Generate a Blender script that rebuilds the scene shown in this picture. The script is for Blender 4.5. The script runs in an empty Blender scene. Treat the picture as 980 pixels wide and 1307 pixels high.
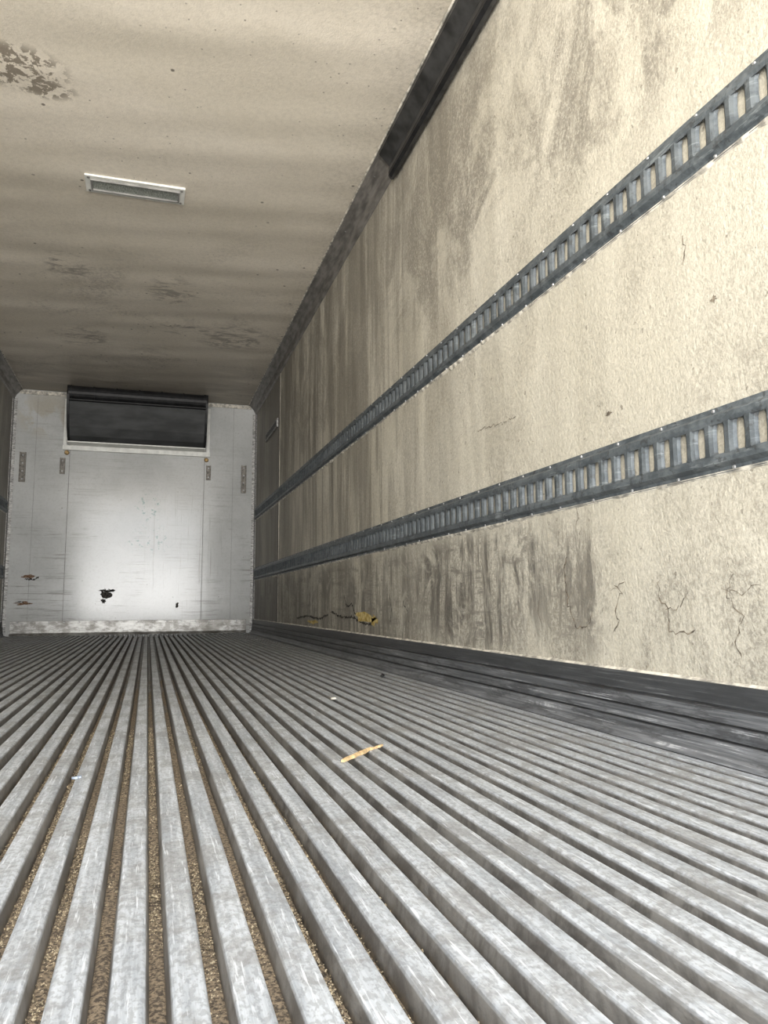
import bpy, math, random
import numpy as np
from mathutils import Matrix, Vector
random.seed(7); rng=np.random.default_rng(7)
XR=1.1136; XL=-1.3957; D=8.45; H=2.55; Y0=-0.9; CZ=0.3087
scene=bpy.context.scene
scene.view_settings.view_transform='Standard'

# ---------------------------------------------------------------- node helper
class Mat:
    def __init__(s,name):
        s.m=bpy.data.materials.new(name); s.m.use_nodes=True
        s.t=s.m.node_tree; s.n=s.t.nodes; s.l=s.t.links
        s.b=s.n['Principled BSDF']; s.co=s.n.new('ShaderNodeTexCoord').outputs['Object']
        sx=s.n.new('ShaderNodeSeparateXYZ'); s.l.new(s.co,sx.inputs[0]); s.x,s.y,s.z=sx.outputs
    def put(s,inp,v):
        if isinstance(v,bpy.types.NodeSocket): s.l.new(v,inp)
        elif isinstance(v,(tuple,list)) and len(v)==3 and inp.type=='RGBA': inp.default_value=(*v,1)
        else: inp.default_value=v
    def noise(s,sc=(1,1,1),scale=1,detail=4,rough=.55,dist=0,off=(0,0,0)):
        mp=s.n.new('ShaderNodeMapping'); s.l.new(s.co,mp.inputs[0]); mp.inputs['Scale'].default_value=sc; mp.inputs['Location'].default_value=off
        t=s.n.new('ShaderNodeTexNoise'); s.l.new(mp.outputs[0],t.inputs['Vector'])
        t.inputs['Scale'].default_value=scale; t.inputs['Detail'].default_value=detail; t.inputs['Roughness'].default_value=rough; t.inputs['Distortion'].default_value=dist
        return t.outputs['Fac']
    def voro(s,sc=(1,1,1),scale=1,rand=1):
        mp=s.n.new('ShaderNodeMapping'); s.l.new(s.co,mp.inputs[0]); mp.inputs['Scale'].default_value=sc
        t=s.n.new('ShaderNodeTexVoronoi'); s.l.new(mp.outputs[0],t.inputs['Vector']); t.inputs['Scale'].default_value=scale; t.inputs['Randomness'].default_value=rand
        return t.outputs['Distance']
    def math(s,op,a,b=0.0,c=None,clamp=False):
        t=s.n.new('ShaderNodeMath'); t.operation=op; t.use_clamp=clamp
        s.put(t.inputs[0],a); s.put(t.inputs[1],b)
        if c is not None: s.put(t.inputs[2],c)
        return t.outputs[0]
    def rng(s,v,a,b,c=0.0,d=1.0,smooth=True):
        t=s.n.new('ShaderNodeMapRange'); t.interpolation_type='SMOOTHSTEP' if smooth else 'LINEAR'
        s.put(t.inputs['Value'],v)
        for k,q in zip(('From Min','From Max','To Min','To Max'),(a,b,c,d)): t.inputs[k].default_value=q
        return t.outputs['Result']
    def mul(s,*a):
        r=a[0]
        for q in a[1:]: r=s.math('MULTIPLY',r,q)
        return r
    def mx(s,*a):
        r=a[0]
        for q in a[1:]: r=s.math('MAXIMUM',r,q)
        return r
    def blob(s,ax1,c1,r1,ax2,c2,r2,lo=0.1):
        u=s.math('DIVIDE',s.math('SUBTRACT',ax1,c1),r1); v=s.math('DIVIDE',s.math('SUBTRACT',ax2,c2),r2)
        d=s.math('ADD',s.math('MULTIPLY',u,u),s.math('MULTIPLY',v,v))
        return s.rng(d,lo,1.0,1,0)
    def mix(s,f,a,b,mode='MIX'):
        t=s.n.new('ShaderNodeMix'); t.data_type='RGBA'; t.blend_type=mode
        s.put(t.inputs[0],f); s.put(t.inputs[6],a); s.put(t.inputs[7],b); return t.outputs[2]
    def bump(s,h,strength=.3,dist=.01,normal=None):
        t=s.n.new('ShaderNodeBump'); s.put(t.inputs['Height'],h); t.inputs['Strength'].default_value=strength; t.inputs['Distance'].default_value=dist
        if normal is not None: s.l.new(normal,t.inputs['Normal'])
        return t.outputs[0]
    def out(s,col,rough=.5,metal=0.0,normal=None,spec=None):
        s.put(s.b.inputs['Base Color'],col); s.put(s.b.inputs['Roughness'],rough); s.put(s.b.inputs['Metallic'],metal)
        if normal is not None: s.l.new(normal,s.b.inputs['Normal'])
        if spec is not None: s.b.inputs['Specular IOR Level'].default_value=spec
        return s.m

def simple(name,col,rough=.5,metal=0.0,var=.25,nscale=30,sc=(1,1,1),spec=None):
    m=Mat(name); n=m.noise(sc,nscale,3)
    dark=tuple(c*(1-var) for c in col); lite=tuple(min(1,c*(1+var)) for c in col)
    return m.out(m.mix(m.rng(n,.3,.7),dark,lite),rough,metal,m.bump(n,.15,.002),spec)

# ---------------------------------------------------------------- materials
def mat_wall():
    m=Mat('frp_wall_cream')
    base=m.mix(m.rng(m.noise((1,1,1),1.3,3),.35,.65),(.575,.54,.45),(.665,.63,.54))
    fine=m.noise((1,1,1),85,4,.8)
    grit=m.rng(fine,.38,.60)
    grit2=m.rng(m.noise((1,1,1),190,2,.7),.35,.62)
    D1=(.165,.150,.127); D2=(.12,.105,.088)
    # vertical grime bands, growing toward the nose
    st=m.noise((1,2.6,.30),1,6,.62,.5); st2=m.noise((1,6.5,.55),1,6,.70,.6,(3,1,2))
    far=m.rng(m.y,1.9,4.0,.08,1.0)
    s1=m.mul(m.rng(st,.46,.55),far,m.rng(m.z,.5,1.7,.60,1.0),m.rng(fine,.25,.6,.6,1))
    s2=m.mul(m.rng(st2,.46,.58),far,m.rng(fine,.3,.6,.45,1))
    col=m.mix(m.mul(s1,.72),base,D1); col=m.mix(m.mul(s2,.62),col,D1)
    # soot clouds on the upper wall
    cl=m.noise((1,1.3,1),2.4,7,.74,.9,(5,5,5))
    zone=m.mx(m.blob(m.y,2.75,1.15,m.z,1.95,.66),m.mul(m.blob(m.y,1.50,.85,m.z,1.76,.40),1.0),m.rng(m.y,3,5,.0,.8),.25)
    c1=m.mul(m.rng(cl,.39,.57),m.rng(m.z,1.25,1.6,.12,1),zone,m.rng(fine,.32,.58,.35,1))
    col=m.mix(m.mul(c1,.86),col,D1)
    c2=m.mul(m.rng(m.noise((1,1.5,1),1.7,6,.72,.5,(1,9,4)),.48,.66),m.mx(grit,.4),.5)
    col=m.mix(c2,col,(.25,.225,.185))
    # scuffed zone under lower rail : soft irregular rubbing
    sc=m.noise((1,11,1.6),1,6,.78,.5,(1,7,3)); sc2=m.noise((1,2.5,24),1,5,.75,.25); sm=m.noise((1,4,3.2),1,7,.78,.8,(9,9,9))
    lowz=m.rng(m.z,.50,.60,1,0)
    zn=m.mul(m.mx(m.blob(m.y,2.55,.80,m.z,.42,.36,.3),m.mul(m.rng(m.y,2.6,3.3),.8),m.mul(m.blob(m.y,1.85,.28,m.z,.36,.26),.85)),lowz)
    s=m.mul(m.rng(sm,.36,.52),m.mx(m.rng(sc,.42,.58),m.mul(m.rng(sc2,.46,.60),.8),m.mul(grit,.6)))
    col=m.mix(m.mul(zn,s,.95),col,(.075,.070,.064))
    low=m.mul(m.rng(m.z,.12,.5,1,0),m.rng(m.noise((1,5,1.6),1,6,.75,.5,(8,2,0)),.40,.60),m.mx(grit,.4))
    col=m.mix(m.mul(low,.70),col,D1)
    for (y,z,ry,rz) in ((1.83,.36,.12,.17),(1.64,.30,.07,.11),(1.42,.30,.13,.10),(1.23,.29,.10,.13)):
        col=m.mix(m.mul(m.blob(m.y,y,ry,m.z,z,rz,0.0),m.rng(sm,.4,.6),m.mx(grit,.3),.55),col,D1)
    # grain over everything
    col=m.mix(m.rng(fine,.35,.72,0,.38),col,(.30,.27,.22))
    col=m.mix(m.rng(grit2,0,1,0,.18),col,(.22,.20,.16))
    sp=m.rng(m.noise((1,1,1),42,2,.6,0,(2,2,2)),.69,.73)
    col=m.mix(m.mul(sp,.6),col,(.14,.12,.095))
    col=m.mix(m.mul(m.rng(m.y,6.78,6.86),.45),col,(.22,.21,.195))
    h=m.noise((1,1,1),110,2,.6); big=m.noise((1,3.2,.4),1,2)
    nb=m.bump(h,.55,.004,m.bump(big,.6,.03))
    return m.out(col,.62,0,nb,.35)
def mat_ceiling():
    m=Mat('frp_ceiling_tan')
    base=m.mix(m.rng(m.noise((.6,1.2,1),1.5,3),.35,.65),(.70,.64,.54),(.79,.725,.625))
    fine=m.noise((1,1,1),45,5,.78); grit=m.rng(fine,.36,.60)
    D1=(.16,.143,.12)
    cl=m.noise((1,1.1,1),1.5,7,.72,.7,(4,1,0)); st=m.noise((.7,3,1),1,6,.7,.6)
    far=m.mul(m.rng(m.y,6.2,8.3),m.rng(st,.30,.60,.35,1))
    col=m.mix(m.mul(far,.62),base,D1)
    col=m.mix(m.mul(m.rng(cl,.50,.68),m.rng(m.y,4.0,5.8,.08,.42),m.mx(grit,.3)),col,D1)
    col=m.mix(m.mul(m.rng(m.x,.8,1.04),.22,m.mx(grit,.5)),col,(.26,.22,.16))
    f2=m.noise((1,1,1),20,4,.65,.3)
    patch=m.mul(m.mx(m.blob(m.x,-.62,.27,m.y,3.25,.17,.3),m.blob(m.x,-.5,.16,m.y,3.36,.09)),m.rng(f2,.48,.53))
    col=m.mix(m.mul(patch,.85),col,(.17,.14,.105))
    for (x,rx,y,ry) in ((-.58,.18,5.2,.30),(.12,.24,5.45,.32),(.62,.36,6.3,.40),(.2,.25,6.2,.16),(-.6,.3,6.6,.3)):
        p=m.mul(m.blob(m.x,x,rx,m.y,y,ry),m.rng(m.noise((2.2,5,1),2,5,.75,1.2,(x,y,0)),.47,.60))
        col=m.mix(m.mul(p,.60),col,(.11,.095,.08))
    v=m.voro((1,1,1),7.5); dot=m.rng(v,.045,.085,1,0)
    dot=m.mul(dot,m.rng(m.noise((1,1,1),1.1,2),.40,.55))
    col=m.mix(m.mul(dot,.85),col,(.08,.065,.05))
    v=m.voro((1,1,1),19); dot=m.mul(m.rng(v,.06,.10,1,0),m.rng(m.noise((1,1,1),.9,2,.5,0,(7,7,7)),.48,.6))
    col=m.mix(m.mul(dot,.65),col,(.12,.10,.08))
    col=m.mix(m.rng(fine,.35,.75,0,.26),col,(.32,.285,.235))
    h=m.noise((1,1,1),120,2,.6)
    return m.out(col,.55,0,m.bump(h,.5,.003),.35)
def mat_floor():
    m=Mat('aluminium_duct_floor')
    n=m.noise((70,3,8),1,4,.7); n2=m.noise((1,1,1),8,5,.78,.5); n3=m.noise((190,11,1),1,3,.7,0,(3,3,3)); gr=m.noise((1,.5,1),170,2,.7)
    top=m.mix(m.rng(n,.36,.62),(.32,.34,.365),(.50,.525,.555))
    top=m.mix(m.mul(m.rng(n2,.47,.60),.58),top,(.225,.22,.21))
    top=m.mix(m.mul(m.rng(gr,.46,.58),.42),top,(.17,.17,.17))
    top=m.mix(m.mul(m.rng(n3,.58,.66),.5),top,(.80,.83,.87))
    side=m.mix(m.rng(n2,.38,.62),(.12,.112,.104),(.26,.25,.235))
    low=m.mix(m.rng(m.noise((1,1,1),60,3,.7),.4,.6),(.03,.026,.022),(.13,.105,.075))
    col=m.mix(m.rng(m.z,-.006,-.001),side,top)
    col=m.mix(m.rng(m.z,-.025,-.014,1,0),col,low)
    met=m.rng(m.z,-.024,-.004,0.05,.25)
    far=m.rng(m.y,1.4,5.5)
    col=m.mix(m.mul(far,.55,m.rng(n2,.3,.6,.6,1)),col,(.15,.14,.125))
    r=m.rng(n2,.3,.7,.42,.60)
    return m.out(col,r,met,m.bump(m.math('ADD',n,gr),.45,.0012))
def mat_kick():
    m=Mat('scuffed_aluminium_kick')
    n=m.noise((1,2.2,110),1,4,.75); n2=m.noise((1,5,30),1,5,.78,.3,(1,2,3)); n4=m.noise((1,11,11),1,4,.75)
    col=m.mix(m.rng(n,.40,.62),(.105,.11,.118),(.215,.222,.235))
    col=m.mix(m.mul(m.rng(n2,.50,.60),.65),col,(.055,.056,.06))
    col=m.mix(m.mul(m.rng(n,.57,.64),m.rng(n4,.42,.6),m.rng(m.y,1,4,.9,.25)),col,(.60,.61,.63))
    # dark grooves between the extruded ridges, dark painted top flange
    for z in (.0985,.068,.037): col=m.mix(m.mul(m.rng(m.math('ABSOLUTE',m.math('SUBTRACT',m.z,z)),.0015,.0035,1,0),.8),col,(.03,.03,.03))
    col=m.mix(m.rng(m.z,.102,.108,0,.80),col,(.045,.047,.05))
    col=m.mix(m.rng(m.y,2.2,5,0,.55),col,(.07,.066,.062))
    return m.out(col,.5,.2,m.bump(n,.25,.002),.4)
def mat_rail(name,k):
    m=Mat(name)
    n=m.noise((1,1,1),16,5,.75,.4); n2=m.noise((1,3,34),2,4,.75)
    col=m.mix(m.rng(n,.38,.62),(.072*k,.084*k,.093*k),(.135*k,.152*k,.163*k))
    col=m.mix(m.mul(m.rng(n2,.58,.68),.5),col,(.32*k,.35*k,.36*k))
    col=m.mix(m.mul(m.rng(m.noise((1,1,1),45,3,.7),.56,.66),.6),col,(.04,.04,.04))
    return m.out(col,.5,.2,m.bump(n,.15,.002),.4)
def mat_bw():
    m=Mat('white_bulkhead_panel')
    n=m.noise((1,1,1),1.2,4,.6); fine=m.noise((1,1,1),45,4,.75)
    col=m.mix(m.rng(n,.35,.65),(.45,.457,.45),(.55,.557,.55))
    sc=m.noise((2.5,1,60),1,5,.75); z1=m.rng(m.noise((1,1,1),2.2,4,.6),.42,.58)
    col=m.mix(m.mul(m.rng(sc,.50,.64),z1,m.rng(m.z,.6,1.6,.7,.25)),col,(.20,.19,.17))
    v=m.noise((30,1,1.2),1,5,.7)
    col=m.mix(m.mul(m.rng(v,.54,.66),m.blob(m.x,.35,.55,m.z,.85,.8),.6),col,(.18,.165,.14))
    col=m.mix(m.mul(m.mx(m.blob(m.x,-.02,.20,m.z,1.35,.2),m.blob(m.x,.0,.3,m.z,1.0,.2)),m.rng(m.noise((1,1,1),18,5,.75),.56,.62),.75),col,(.05,.18,.15))
    col=m.mix(m.mul(m.blob(m.x,-1.05,.4,m.z,2.30,.3),m.rng(m.noise((1,1,1),3,5,.6,.8),.48,.56),.35),col,(.36,.28,.15))
    dot=m.rng(m.voro((1,1,1),8),.04,.07,1,0)
    col=m.mix(m.mul(dot,.6,m.rng(n,.4,.6)),col,(.13,.115,.09))
    col=m.mix(m.rng(fine,.45,.75,0,.25),col,(.26,.25,.23))
    col=m.mix(m.rng(m.z,.12,.35,.3,0),col,(.25,.24,.22))
    return m.out(col,m.rng(n,.3,.7,.12,.17),0,m.bump(m.noise((1,1,1),2.5,2),.03,.012),.5)
def mat_patch(name,a,b,sc=60):
    m=Mat(name); n=m.noise((1,1,1),sc,4,.7); return m.out(m.mix(m.rng(n,.4,.6),a,b),.9,0,m.bump(n,.6,.004))

M_WALL=mat_wall(); M_CEIL=mat_ceiling(); M_FLOOR=mat_floor(); M_KICK=mat_kick()
M_RAIL=mat_rail('galvanised_e_track',1.0); M_BAR=mat_rail('galvanised_slot_bars',.80); M_BW=mat_bw()
M_ALU=simple('dull_aluminium',(.26,.255,.245),.5,.3,.6,14,(2,2,8))
M_TRIM=simple('cove_trim_grey',(.17,.160,.148),.5,.2,.4,5,(1.5,1.5,8))
M_TRIMD=simple('dark_trim',(.045,.045,.045),.42,.3,.5,12)
M_SEAL=simple('pale_sealant',(.50,.47,.41),.6,0,.5,30)
M_DARK=simple('black_rubber',(.014,.014,.015),.5,0,.4,20,spec=.3)
M_DUCT=simple('charcoal_duct',(.075,.077,.078),.85,0,.2,4,(1,1,3),spec=.1)
M_BRK=simple('dirty_bracket',(.15,.138,.12),.5,.4,.5,40)
M_SEAM=simple('panel_joint_grey',(.24,.235,.225),.6,0,.3,10)
M_SCREW=simple('screw_zinc',(.34,.34,.34),.45,.5,.25,50)
M_SCREWD=simple('screw_dull',(.16,.155,.15),.5,.4,.3,50)
M_WHITE=simple('white_plastic',(.74,.74,.70),.4,0,.1,20)
M_LENS=simple('lens_grey',(.30,.32,.29),.2,0,.4,50,(6,1,1))
M_CRACK=mat_patch('crack_brown',(.08,.065,.05),(.24,.20,.15))
M_GOUGE=mat_patch('gouge_black',(.012,.012,.012),(.07,.06,.05))
M_FOAM=mat_patch('exposed_foam',(.36,.24,.05),(.62,.50,.22))
M_RUST=mat_patch('rust_brown',(.10,.05,.03),(.25,.16,.10))
M_WOOD=simple('raw_wood',(.60,.42,.22),.7,0,.3,12,(10,1,1))
M_SAND=mat_patch('sand_grit',(.16,.12,.07),(.62,.51,.34),300)
M_BED=mat_patch('packed_dirt',(.06,.046,.033),(.27,.21,.14),230)
M_SCRAP=simple('plastic_scrap',(.30,.35,.42),.4,0,.5,80)
M_SHELL=simple('outer_skin_white',(.7,.7,.7),.4,0,.05)

# ---------------------------------------------------------------- mesh helpers
def mk(name,vs,fs,mats,parent=None,smooth=False,mi=None):
    me=bpy.data.meshes.new(name); me.from_pydata([tuple(v) for v in vs],[],fs)
    for m in (mats if isinstance(mats,(list,tuple)) else [mats]): me.materials.append(m)
    if mi is not None: me.polygons.foreach_set('material_index',mi)
    if smooth: me.polygons.foreach_set('use_smooth',[True]*len(me.polygons))
    me.validate(); me.update()
    o=bpy.data.objects.new(name,me); scene.collection.objects.link(o)
    if parent: o.parent=parent
    return o
class MB:
    def __init__(s): s.v=[];s.f=[];s.mi=[]
    def add(s,vs,fs,mi=0):
        b=len(s.v); s.v+=[tuple(v) for v in vs]; s.f+=[tuple(i+b for i in f) for f in fs]; s.mi+=[mi]*len(fs)
    def box(s,x0,x1,y0,y1,z0,z1,mi=0):
        s.add([(x0,y0,z0),(x1,y0,z0),(x1,y1,z0),(x0,y1,z0),(x0,y0,z1),(x1,y0,z1),(x1,y1,z1),(x0,y1,z1)],
              [(0,3,2,1),(4,5,6,7),(0,1,5,4),(1,2,6,5),(2,3,7,6),(3,0,4,7)],mi)
    def ext(s,prof,y0,y1,mi=0,closed=True,axis='y'):
        n=len(prof)
        if axis=='y': vs=[(a,y0,b) for a,b in prof]+[(a,y1,b) for a,b in prof]
        else: vs=[(y0,a,b) for a,b in prof]+[(y1,a,b) for a,b in prof]
        fs=[(i,(i+1)%n,(i+1)%n+n,i+n) for i in range(n if closed else n-1)]
        if closed: fs+=[tuple(range(n))[::-1],tuple(range(n,2*n))]
        s.add(vs,fs,mi)
    def disc(s,c,r,nrm,h=.003,mi=0,n=8):
        nrm=Vector(nrm).normalized(); a=nrm.orthogonal().normalized(); b=nrm.cross(a); c=Vector(c)
        lo=[c+(a*math.cos(t)+b*math.sin(t))*r for t in [2*math.pi*i/n for i in range(n)]]
        hi=[c+nrm*h+(a*math.cos(t)+b*math.sin(t))*r*.7 for t in [2*math.pi*i/n for i in range(n)]]
        s.add(lo+hi,[(i,(i+1)%n,(i+1)%n+n,i+n) for i in range(n)]+[tuple(range(n,2*n))],mi)
    def make(s,name,mats,parent=None,smooth=False):
        o=mk(name,s.v,s.f,mats,parent,smooth,s.mi)
        import bmesh
        bm=bmesh.new(); bm.from_mesh(o.data); bmesh.ops.recalc_face_normals(bm,faces=bm.faces); bm.to_mesh(o.data); bm.free()
        return o

# ---------------------------------------------------------------- shell
b=MB(); b.box(XR,XR+.08,Y0,D+.08,-.08,H+.08); wall_right=b.make('wall_right',M_WALL)
b=MB(); b.box(XL-.08,XL,Y0,D+.08,-.08,H+.08); wall_left=b.make('wall_left',M_WALL)
b=MB(); b.box(XL,XR,D,D+.08,-.08,H+.08); wall_back=b.make('wall_back',M_BW)
# gently rippled ceiling
nx,ny=40,240
xs=np.linspace(XL,XR,nx); ys=np.linspace(Y0,D,ny)
ph=rng.uniform(0,6.28,8)
def ripple(x,y):
    return .0017*math.sin(y*9+ .9*math.sin(x*1.3+ph[0])+ph[1])+.0012*math.sin(y*15.3+1.3*math.sin(x*1.9+ph[2]))+.0025*math.sin(y*4.1+x*.8+ph[3])+.0011*math.sin(y*23+x*5+ph[4])
vs=[(x,y,H+ripple(x,y)*(1 if 0<i<nx-1 else .3)) for y in ys for i,x in enumerate(xs)]
fs=[(j*nx+i,(j+1)*nx+i,(j+1)*nx+i+1,j*nx+i+1) for j in range(ny-1) for i in range(nx-1)]
ceiling=mk('ceiling',vs,fs,M_CEIL,None,True)
sol=ceiling.modifiers.new('thick','SOLIDIFY'); sol.thickness=.07; sol.offset=-1

# duct floor
P=.0475; prof=[]
off=0.018-P/2
def ribprof(c):
    t=.0125; w=.0176; d=-.026
    return [(c-P/2,d),(c-w-.001,d),(c-w,d+.001),(c-t-.0018,-.0040),(c-t-.0006,-.0014),(c-t+.0012,-.0003),(c-t+.003,0),(c+t-.003,0),(c+t-.0012,-.0003),(c+t+.0006,-.0014),(c+t+.0018,-.0040),(c+w,d+.001),(c+w+.001,d)]
k0=int((XL-off)/P)-1
c=off+k0*P
while c<XR+P:
    prof+=[q for q in ribprof(c) if XL<=q[0]<=XR]; c+=P
prof=[(XL,-.026)]+prof+[(XR,-.026)]
b=MB(); b.ext(prof,Y0,D,closed=False)
floor=b.make('floor',M_FLOOR)
if sum(p.normal.z*p.area for p in floor.data.polygons)<0: floor.data.flip_normals()
b=MB(); b.box(XL,XR,Y0,D,-.08,-.03); b.make('floor_pan',M_SHELL,floor)

# grit in grooves
def grit(name,mat,N,xr,yr,seed,zb=-.0245,s0=.0005,s1=.0016):
    r=np.random.default_rng(seed); b=MB(); k=0
    kmin=int(np.floor((xr[0]-off)/P)); kmax=int(np.ceil((xr[1]-off)/P))
    while k<N:
        g=off+(r.integers(kmin,kmax)+.5)*P
        y=yr[0]+(yr[1]-yr[0])*r.random()**1.8
        if math.sin(g*91)+math.sin(y*5+g*40)+r.random()*1.5<.1: continue
        x=g+r.normal()*.0035
        if abs(x-g)>.0072: x=g+r.uniform(-.007,.007)
        s=r.uniform(s0,s1)
        if r.random()<.03: s*=2
        z=zb+s*.7
        j=lambda: r.uniform(.6,1.1)*s
        b.add([(x+j(),y,z),(x-j(),y,z),(x,y+j()*1.3,z),(x,y-j(),z),(x,y,z+j()),(x,y,z-s)],
              [(0,2,4),(2,1,4),(1,3,4),(3,0,4),(2,0,5),(1,2,5),(3,1,5),(0,3,5)]); k+=1
    return mk(name,b.v,b.f,mat,floor)
grit('sand_grit_grooves',M_SAND,16000,(-.30,.30),(.45,2.2),3,-.0235)
b=MB(); r=np.random.default_rng(5)
for k in range(int((-.6-off)/P),int((.5-off)/P)):
    g=off+(k+.5)*P; m=500; yy=np.linspace(.4,3.6,m)
    vs=[]
    for i,y in enumerate(yy):
        cx=math.exp(-((g-.02)/.28)**2)*math.exp(-max(0,y-1.2)/1.4)
        h=-.0275+.0042*cx+.0022*cx*(.3+.5*math.sin(y*3.1+g*50)+.6*math.sin(y*11+g*13))+r.random()*.0006
        wd=.0084+.0003*r.normal()
        vs+=[(g-wd,y,min(h-.0008,-.0225)),(g-wd*.4,y,h),(g+wd*.4,y,h+r.random()*.0005),(g+wd,y,min(h-.0008,-.0225))]
    b.add(vs,[(i*4+j,i*4+j+1,i*4+j+5,i*4+j+4) for i in range(m-1) for j in range(3)])
b.make('dirt_bed',M_BED,floor,True)

# ---------------------------------------------------------------- kick plates
def kick(name,X,s):
    b=MB()
    pr=[(X,.147),(X-s*.012,.145),(X-s*.013,.128),(X-s*.013,.104),(X-s*.009,.1015),(X-s*.009,.0985),(X-s*.018,.096),(X-s*.018,.071),(X-s*.012,.0695),(X-s*.012,.0665),(X-s*.021,.064),(X-s*.021,.040),(X-s*.015,.0385),(X-s*.015,.0355),(X-s*.024,.033),(X-s*.028,.016),(X-s*.040,.004),(X-s*.060,.0005),(X,.0005)]
    b.ext(pr,Y0,D-.002)
    r=np.random.default_rng(9); m=300; vs=[]
    for i in range(m+1):
        y=Y0+(D-Y0-.01)*i/m; h=.003+.003*r.random()
        vs+=[(X-s*.0003,y,.147+h),(X-s*(.004+.002*r.random()),y,.1465+h*.4),(X-s*.008,y,.1455)]
    b.add(vs,[(i*3+j,i*3+j+1,i*3+j+4,i*3+j+3) for i in range(m) for j in range(2)],1)
    return b.make(name,[M_KICK,M_SEAL])
kick('baseboard_right',XR,1); kick('baseboard_left',XL,-1)
b=MB(); b.ext([(D-.001,.15),(D-.010,.148),(D-.012,.03),(D-.03,.004),(D-.001,.001)],XL+.08,XR-.08,axis='x')
for i in range(16): b.disc((XL+.15+i*.145,D-.0115,.135),.008,(0,-1,0),.003,1)
m=Mat('worn_aluminium_strip'); n=m.noise((6,1,14),1,5,.75); n2=m.noise((1,1,1),6,4,.7)
cc=m.mix(m.rng(n,.35,.62),(.16,.15,.135),(.46,.45,.43)); cc=m.mix(m.mul(m.rng(n2,.45,.6),.6),cc,(.12,.11,.09))
M_STRIP=m.out(cc,.35,.4)
b.make('baseboard_back',[M_STRIP,M_SCREW])

# ---------------------------------------------------------------- logistic rails
def rail(name,X,s,zc,y0,y1):
    p=.056; sw=.022; hs=.031
    b=MB(); d=lambda o:X-s*o
    for q in (1,-1):
        pr=[(d(.0005),zc+q*.069),(d(.003),zc+q*.069),(d(.0035),zc+q*.058),(d(.015),zc+q*.050),(d(.0155),zc+q*.040),(d(.0135),zc+q*hs),(d(.0115),zc+q*hs),(d(.013),zc+q*.040),(d(.012),zc+q*.048),(d(.0005),zc+q*.057)]
        b.ext(pr,y0,y1)
    y=y0+p/2
    while y<y1-p/2:
        w=p-sw
        cs=[(-w/2,.0035),(-w/2+.004,.010),(-w/6,.0150),(w/6,.0150),(w/2-.004,.010),(w/2,.0035)]
        nz=[-hs-.002,-hs+.006,0,hs-.006,hs+.002]; sh=[1.25,1.03,.96,1.03,1.25]
        vs=[]
        for zz,k in zip(nz,sh):
            for (cy,o) in cs: vs.append((d(o),y+cy*k,zc+zz))
        nc=len(cs)
        b.add(vs,[(i*nc+j,i*nc+j+1,(i+1)*nc+j+1,(i+1)*nc+j) for i in range(4) for j in range(nc-1)],3)
        y+=p
    yy=y0+.08
    while yy<y1:
        for q in (1,-1): b.disc((d(.0035),yy+(.05 if q>0 else 0),zc+q*.0625),.0045,(-s,0,0),.003,1)
        yy+=.168
    m=int((y1-y0)/.02); vs=[]
    r=np.random.default_rng(int(zc*1000))
    for i in range(m+1):
        y=y0+(y1-y0)*i/m; h=.0015+.0035*max(0,math.sin(y*3)+r.normal()*.6)
        vs+=[(d(.0035+h*.4),y,zc-.0655),(d(.0002+h),y,zc-.0705),(d(.0002),y,zc-.0705-h*1.3)]
    b.add(vs,[(i*3+j,i*3+j+1,i*3+j+4,i*3+j+3) for i in range(m) for j in range(2)],2)
    return b.make(name,[M_RAIL,M_SCREW,M_SEAL,M_BAR])
rail('cargo_logistic_rail',XR,1,1.301,Y0+.02,D-.06)
rail('cargo_logistic_rail',XR,1,.639,Y0+.02,D-.06)
rail('cargo_logistic_rail',XL,-1,1.301,Y0+.02,D-.06)
rail('cargo_logistic_rail',XL,-1,.639,Y0+.02,D-.06)

# ---------------------------------------------------------------- ceiling cove trims
def cove(name,X,s):
    b=MB()
    pr=[(X,H),(X-s*.088,H-.001),(X-s*.088,H-.010),(X-s*.074,H-.016),(X-s*.030,H-.062),(X-s*.014,H-.100),(X-s*.004,H-.110),(X,H-.112)]
    b.ext(pr,Y0,D-.002,0)
    b.ext([(X-s*.086,H-.0095),(X-s*.094,H-.002),(X-s*.098,H-.008),(X-s*.092,H-.0125)],Y0,D-.01,1)
    y=.5
    while y<D: b.disc((X-s*.055,y,H-.034),.006,(-s,0,-1),.003,2); y+=.61
    return b.make(name,[M_TRIM,M_SEAL,M_SCREWD])
cove('trim_1',XR,1); cove('trim_2',XL,-1)
b=MB()
b.ext([(XR,H-.115),(XR-.012,H-.150),(XR-.030,H-.150),(XR-.040,H-.135),(XR-.036,H-.085),(XR-.088,H-.030),(XR-.088,H-.012),(XR-.030,H-.055)],Y0,3.36)
b.ext([(XR-.030,H-.152),(XR-.044,H-.142),(XR-.046,H-.128),(XR-.040,H-.120)],Y0,3.34,1)
b.make('trim_3',[M_TRIMD,M_DARK])

# ---------------------------------------------------------------- corner posts + side-wall joint strip
def post(name,X,s):
    b=MB()
    base=[(X,D),(X-s*.042,D),(X-s*.042,D-.005),(X-s*.012,D-.010),(X-s*.007,D-.05),(X,D-.05)]
    n=len(base); vs=[(a,c,.001) for a,c in base]+[(a,c,H-.105) for a,c in base]
    b.add(vs,[(i,(i+1)%n,(i+1)%n+n,i+n) for i in range(n)]+[tuple(range(n))[::-1],tuple(range(n,2*n))])
    z=.2
    while z<H-.15: b.disc((X-s*.030,D-.006,z),.006,(0,-1,0),.003,1); z+=.2
    return b.make(name,[M_ALU,M_SCREW])
post('trim_4',XR,1); post('trim_5',XL,-1)
b=MB(); b.box(XL+.06,XR-.06,D-.012,D-.0005,H-.05,H-.012)
for i in range(14): b.disc((XL+.15+i*.17,D-.012,H-.033),.007,(0,-1,0),.003,1)
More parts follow.
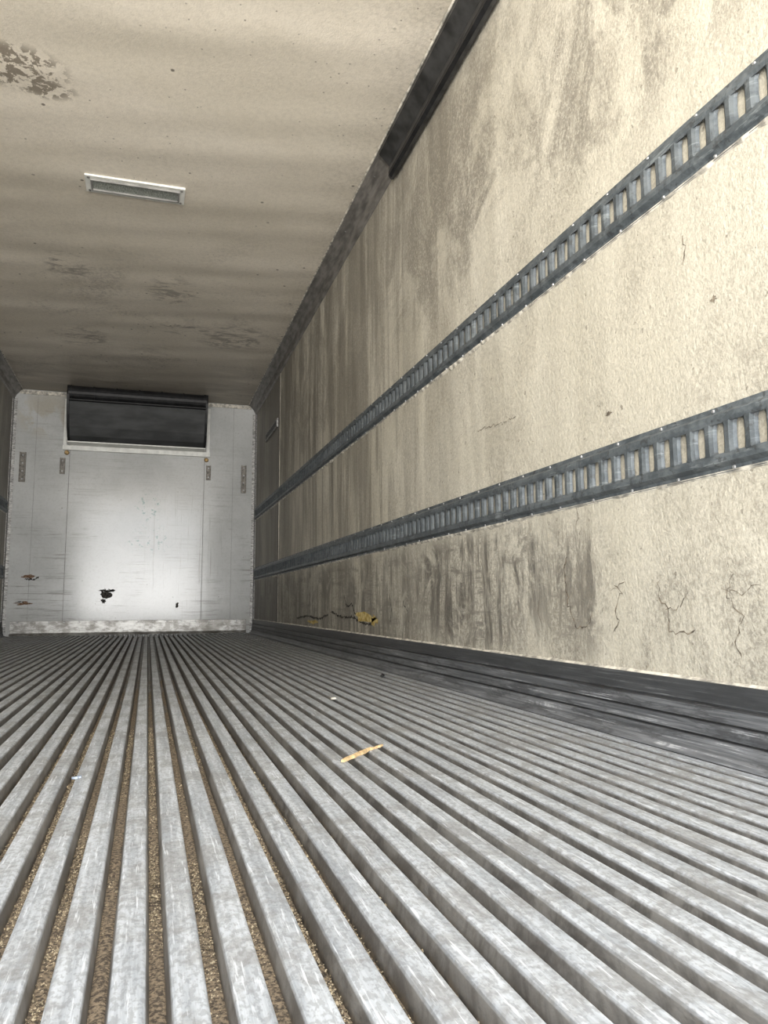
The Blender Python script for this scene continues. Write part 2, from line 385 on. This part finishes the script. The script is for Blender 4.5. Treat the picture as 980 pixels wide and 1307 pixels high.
b.make('trim_6',[M_SEAL,M_SCREW])
b=MB(); b.box(XR-.004,XR,6.80,6.845,.15,H-.113,0); b.box(XR-.006,XR-.004,6.815,6.827,.15,H-.113,1)
b.make('trim_7',[M_WALL,M_GOUGE])
b=MB(); b.box(XR-.016,XR-.001,6.9,7.62,1.955,2.035,0)
for i in range(12): b.box(XR-.0175,XR-.016,6.93+i*.057,6.965+i*.057,1.972,2.018,1)
b.make('wall_vent_strip',[M_ALU,M_DARK],None)

# ---------------------------------------------------------------- back wall details
b=MB()
for x in (-.83,.55):
    b.box(x-.003,x+.003,D-.0012,D-.0002,.15,1.94,0)
for x in (-1.16,.86): b.box(x-.0015,x+.0015,D-.0012,D-.0002,.15,H-.05,0)
b.make('panel_seams',M_SEAM,wall_back)
def bracket(x,z0,z1,w):
    b=MB(); b.box(x-w/2,x+w/2,D-.012,D-.0005,z0,z1,0); b.box(x-w/2,x-w/2+.008,D-.028,D-.012,z0,z1,0)
    b.box(x+w/2-.008,x+w/2,D-.028,D-.012,z0,z1,0)
    n=max(2,int((z1-z0)/.07))
    for i in range(n): b.disc((x,D-.012,z0+.03+(z1-z0-.06)*i/(n-1)),.010,(0,-1,0),.004,1)
    b.make('wall_bracket',[M_BRK,M_SCREW])
bracket(-1.275,1.57,1.88,.06); bracket(-.895,1.67,1.84,.05); bracket(.595,1.67,1.83,.05); bracket(.98,1.54,1.85,.055)

# evaporator
ev=bpy.data.objects.new('refrigeration_evaporator',None); scene.collection.objects.link(ev)
EX0,EX1=-.83,.535
b=MB()
b.box(EX0-.07,EX1+.07,D-.035,D-.001,1.925,1.975,0)
b.box(EX0-.065,EX0-.03,D-.03,D-.001,1.975,2.47,0); b.box(EX1+.03,EX1+.065,D-.03,D-.001,1.975,2.47,0)
b.make('mounting_frame',M_WHITE,ev)
b=MB()
for x,z in ((-.86,1.90),(.57,1.895)): b.disc((x,D-.001,z),.026,(0,-1,0),.02,0,12)
b.make('drain_plugs',simple('brass_drain',(.30,.20,.08),.5,.4,.4,40),ev)
b=MB()
pr=[(D-.02,2.49),(D-.34,2.49),(D-.37,2.40),(D-.385,2.34),(D-.36,2.24),(D-.30,2.12),(D-.22,2.04),(D-.14,2.005),(D-.02,1.99)]
b.ext(pr,EX0+.01,EX1-.01,axis='x'); b.make('hood',M_DUCT,ev)
for nm,a,c in (('side_left',EX0-.012,EX0+.012),('side_right',EX1-.012,EX1+.012)):
    b=MB(); b.ext([(D-.02,2.52),(D-.40,2.52),(D-.43,2.42),(D-.41,2.32),(D-.375,2.22),(D-.31,2.10),(D-.23,2.025),(D-.14,1.99),(D-.02,1.977)],a,c,axis='x'); b.make(nm,M_DARK,ev)
b=MB()
cy,cz=D-.37,2.450; N=18
pr=[(cy+.066*math.cos(t),cz+.072*math.sin(t)) for t in [2*math.pi*i/N for i in range(N)]]
b.ext(pr,EX0,EX1,axis='x')
pr2=[(cy+.072*math.cos(t),cz+.078*math.sin(t)) for t in [2*math.pi*i/N for i in range(N)]]
for k in range(7):
    x=EX0+.02+k*(EX1-EX0-.04)/6
    b.ext(pr2,x-.008,x+.008,axis='x')
b.make('air_chute_roll',M_DARK,ev,False)
b=MB(); b.box(EX0,EX1,D-.43,D-.36,2.362,2.374); b.make('lip',M_DARK,ev)
b=MB(); b.box(EX0-.01,EX1+.01,D-.20,D-.036,1.976,1.988); b.make('drip_edge',M_WHITE,ev)

# ---------------------------------------------------------------- ceiling light fixture
lf=bpy.data.objects.new('ceiling_light_fixture',None); scene.collection.objects.link(lf)
lx0,lx1,ly0,ly1=-.385,.125,4.0,4.165; zt=H+.006
b=MB()
def ring(b,x0,x1,y0,y1,t,za,zb,mi=0):
    b.box(x0,x1,y0,y0+t,za,zb,mi); b.box(x0,x1,y1-t,y1,za,zb,mi); b.box(x0,x0+t,y0+t,y1-t,za,zb,mi); b.box(x1-t,x1,y0+t,y1-t,za,zb,mi)
ring(b,lx0,lx1,ly0,ly1,.032,H-.014,zt)
ring(b,lx0+.028,lx1-.028,ly0+.028,ly1-.028,.008,H-.022,H-.012,2)
for x in (lx0+.018,lx1-.018):
    for y in (ly0+.018,ly1-.018): b.disc((x,y,H-.014),.008,(0,0,-1),.004,1)
o=b.make('frame',[M_WHITE,M_SCREWD,M_SEAM],lf)
b=MB(); b.box(lx0+.036,lx1-.036,ly0+.036,ly1-.036,H-.012,H-.002)
for i in range(22):
    x=lx0+.055+i*.0185; b.box(x,x+.009,ly0+.045,ly1-.045,H-.015,H-.012)
b.make('lens',M_LENS,lf)

# ---------------------------------------------------------------- cracks / damage
def crack(b,pts,w,place,seed,mi=0):
    r=np.random.default_rng(seed); P2=[]
    for (a,c),(a2,c2) in zip(pts[:-1],pts[1:]):
        L=math.hypot(a2-a,c2-c); m=max(3,int(L/.010))
        for i in range(m): t=i/m; P2.append((a+(a2-a)*t+r.normal()*.0035,c+(c2-c)*t+r.normal()*.0035))
    P2.append(pts[-1]); vs=[]
    for i,(a,c) in enumerate(P2):
        p=P2[max(0,i-1)];q=P2[min(len(P2)-1,i+1)]; dx,dz=q[0]-p[0],q[1]-p[1]; l=math.hypot(dx,dz)+1e-9
        ww=w*.5*r.uniform(.15,1.3)*(1 if 0<i<len(P2)-1 else .2)
        vs+=[place(a-dz/l*ww,c+dx/l*ww),place(a+dz/l*ww,c-dx/l*ww)]
    b.add(vs,[(2*i,2*i+1,2*i+3,2*i+2) for i in range(len(P2)-1)],mi)
def patch(b,c,rx,rz,place,seed,mi=0,n=18):
    r=np.random.default_rng(seed); rad=1+.28*r.normal(size=n)
    pts=[(c[0]+rx*rad[i]*math.cos(2*math.pi*i/n),c[1]+rz*rad[i]*math.sin(2*math.pi*i/n)) for i in range(n)]
    b.add([place(*c)]+[place(*p) for p in pts],[(0,i+1,(i+1)%n+1) for i in range(n)],mi)
RW=lambda y,z:(XR-.0012,y,z)
b=MB()
crack(b,[(1.86,.45),(1.885,.40),(1.87,.31),(1.83,.24),(1.77,.25),(1.75,.29)],.0055,RW,1)
crack(b,[(1.83,.60),(1.80,.55),(1.82,.50)],.003,RW,2)
crack(b,[(1.64,.36),(1.62,.33),(1.65,.29),(1.63,.26),(1.66,.235)],.004,RW,3)
crack(b,[(1.67,.34),(1.63,.345),(1.60,.36)],.002,RW,31)
crack(b,[(1.47,.36),(1.48,.32),(1.45,.29),(1.44,.25),(1.39,.24),(1.36,.25)],.0035,RW,4)
crack(b,[(1.46,.29),(1.40,.30),(1.37,.34)],.002,RW,41)
crack(b,[(1.24,.37),(1.26,.32),(1.22,.28),(1.25,.23),(1.23,.2)],.0028,RW,5)
crack(b,[(1.27,.33),(1.22,.325),(1.17,.34)],.002,RW,6)
crack(b,[(2.03,.34),(2.04,.28),(2.02,.23)],.003,RW,7)
crack(b,[(1.33,1.13),(1.325,1.09),(1.335,1.05)],.003,RW,13)
patch(b,(1.25,.94),.008,.006,RW,14); patch(b,(1.64,.79),.011,.005,RW,15)
crack(b,[(2.45,.925),(2.3,.91),(2.15,.905)],.003,RW,17)
b.make('wall_cracks',M_CRACK,wall_right)
b=MB()
crack(b,[(4.75,.26),(4.45,.23),(4.2,.235),(3.95,.20),(3.75,.205)],.014,RW,8)
crack(b,[(4.40,.36),(4.33,.29),(4.22,.31),(4.12,.24)],.010,RW,9)
crack(b,[(5.9,.2),(5.5,.225),(5.1,.21),(4.8,.24)],.014,RW,10)
crack(b,[(3.5,.35),(3.47,.28),(3.50,.22)],.006,RW,11); crack(b,[(3.3,.32),(3.24,.27),(3.22,.22)],.005,RW,12)
b.make('wall_tears',M_GOUGE,wall_right)
b=MB(); RW2=lambda y,z:(XR-.0020,y,z)
patch(b,(3.92,.235),.17,.030,RW2,20); patch(b,(3.75,.225),.05,.024,RW2,21); patch(b,(5.3,.185),.16,.014,RW2,23)
b.make('exposed_foam',M_FOAM,wall_right)
BW=lambda x,z:(x,D-.0014,z)
b=MB()
patch(b,(-.42,.42),.045,.04,BW,30); patch(b,(-.37,.46),.035,.015,BW,32); patch(b,(-.44,.35),.022,.025,BW,33)
patch(b,(.30,.30),.015,.03,BW,34)
crack(b,[(-.50,.46),(-.42,.46),(-.33,.46)],.02,BW,31)
b.make('gouges_dark',M_GOUGE,wall_back)
b=MB()
patch(b,(-1.16,.60),.07,.018,BW,36); patch(b,(-1.20,.33),.07,.018,BW,37)
b.make('gouges_brown',M_RUST,wall_back)
b=MB(); crack(b,[(-1.20,.575),(-1.1,.57),(-1.07,.60)],.02,lambda x,z:(x,D-.002,z),51); crack(b,[(-1.27,.345),(-1.2,.345)],.014,lambda x,z:(x,D-.002,z),52)
b.make('gouge_cores',M_GOUGE,wall_back)

# ---------------------------------------------------------------- loose bits on the floor
def splinter(name,p0,p1,w,h,mat,seed,zoff=.0005):
    r=np.random.default_rng(seed); p0=Vector(p0);p1=Vector(p1); d=(p1-p0); n=Vector((-d.y,d.x,0)).normalized(); m=9; vs=[]
    for i in range(m+1):
        t=i/m; c=p0+d*t+n*r.normal()*.0015; ww=w*(.2+.8*math.sin(math.pi*min(1,max(0,.08+t*.84))))*r.uniform(.6,1.1)
        for q,zz in ((-1,0),(1,0),(.7,h),(-.7,h*.8)): vs.append(c+n*q*ww/2+Vector((0,0,zoff+zz)))
    fs=[(i*4+j,i*4+(j+1)%4,(i+1)*4+(j+1)%4,(i+1)*4+j) for i in range(m) for j in range(4)]+[(3,2,1,0),tuple(m*4+j for j in range(4))]
    return mk(name,vs,fs,mat)
splinter('wood_splinter',(.375,1.49,0),(.465,1.60,0),.015,.005,M_WOOD,1)
splinter('wood_splinter',(.462,1.59,0),(.50,1.628,0),.007,.004,M_WOOD,2)
splinter('plastic_scrap',(-.118,1.50,0),(-.104,1.512,0),.005,.004,M_SCRAP,3)
splinter('paper_scrap',(.58,2.455,0),(.595,2.468,0),.013,.006,M_SEAL,4)
splinter('rubber_scrap',(.95,3.10,0),(.99,3.22,0),.016,.007,M_DARK,5)

# ---------------------------------------------------------------- daylight through the open rear doors
w=bpy.data.worlds.new('daylight'); scene.world=w; w.use_nodes=True
t=w.node_tree; bg=t.nodes['Background']
tc=t.nodes.new('ShaderNodeTexCoord'); sx=t.nodes.new('ShaderNodeSeparateXYZ'); t.links.new(tc.outputs['Generated'],sx.inputs[0])
mr=t.nodes.new('ShaderNodeMapRange'); mr.inputs['From Min'].default_value=-1; t.links.new(sx.outputs[2],mr.inputs['Value'])
cr=t.nodes.new('ShaderNodeValToRGB'); t.links.new(mr.outputs[0],cr.inputs[0])
e=cr.color_ramp.elements; e[0].position=0; e[0].color=(.93,.90,.85,1); e[1].position=1; e[1].color=(.62,.72,.90,1)
for p,c in ((.44,(1.0,.97,.92,1)),(.50,(1.0,.99,.97,1)),(.62,(.93,.97,1.0,1))):
    q=e.new(p); q.color=c
t.links.new(cr.outputs[0],bg.inputs[0])
# sunlit yard below, bright horizon band added for the back-wall hotspot, softer sky above
sr=t.nodes.new('ShaderNodeValToRGB'); t.links.new(mr.outputs[0],sr.inputs[0])
e=sr.color_ramp.elements; e[0].position=.486; e[0].color=(.56,)*3+(1,); e[1].position=.528; e[1].color=(.32,)*3+(1,)
for p,v in ((.497,.72),(.513,.72)):
    q=e.new(p); q.color=(v,v,v,1)
ml=t.nodes.new('ShaderNodeMath'); ml.operation='MULTIPLY'; t.links.new(sr.outputs[0],ml.inputs[0]); ml.inputs[1].default_value=31.5
t.links.new(ml.outputs[0],bg.inputs[1])
ld=bpy.data.lights.new('door_portal','AREA'); ld.shape='RECTANGLE'; ld.size=XR-XL; ld.size_y=H+.0; ld.cycles.is_portal=True
lo=bpy.data.objects.new('door_portal',ld); scene.collection.objects.link(lo)
lo.location=((XR+XL)/2,Y0-.02,H/2); lo.rotation_euler=(math.radians(90),0,0)

# ---------------------------------------------------------------- camera
yaw,pi_,ro=[math.radians(a) for a in (17.2389,6.9067,-0.2821)]
F=Vector((math.sin(yaw)*math.cos(pi_),math.cos(yaw)*math.cos(pi_),math.sin(pi_)))
r0=Vector((math.cos(yaw),-math.sin(yaw),0)); u0=r0.cross(F)
Rt=r0*math.cos(ro)+u0*math.sin(ro); U=-r0*math.sin(ro)+u0*math.cos(ro)
cd=bpy.data.cameras.new('camera'); cam=bpy.data.objects.new('camera',cd); scene.collection.objects.link(cam)
cd.sensor_width=36; cd.lens=966.68/1307*36; cd.clip_start=.02
mt=Matrix.Identity(4)
for i in range(3): mt[i][0]=Rt[i]; mt[i][1]=U[i]; mt[i][2]=-F[i]
mt[0][3]=0;mt[1][3]=0;mt[2][3]=CZ
cam.matrix_world=mt; scene.camera=cam
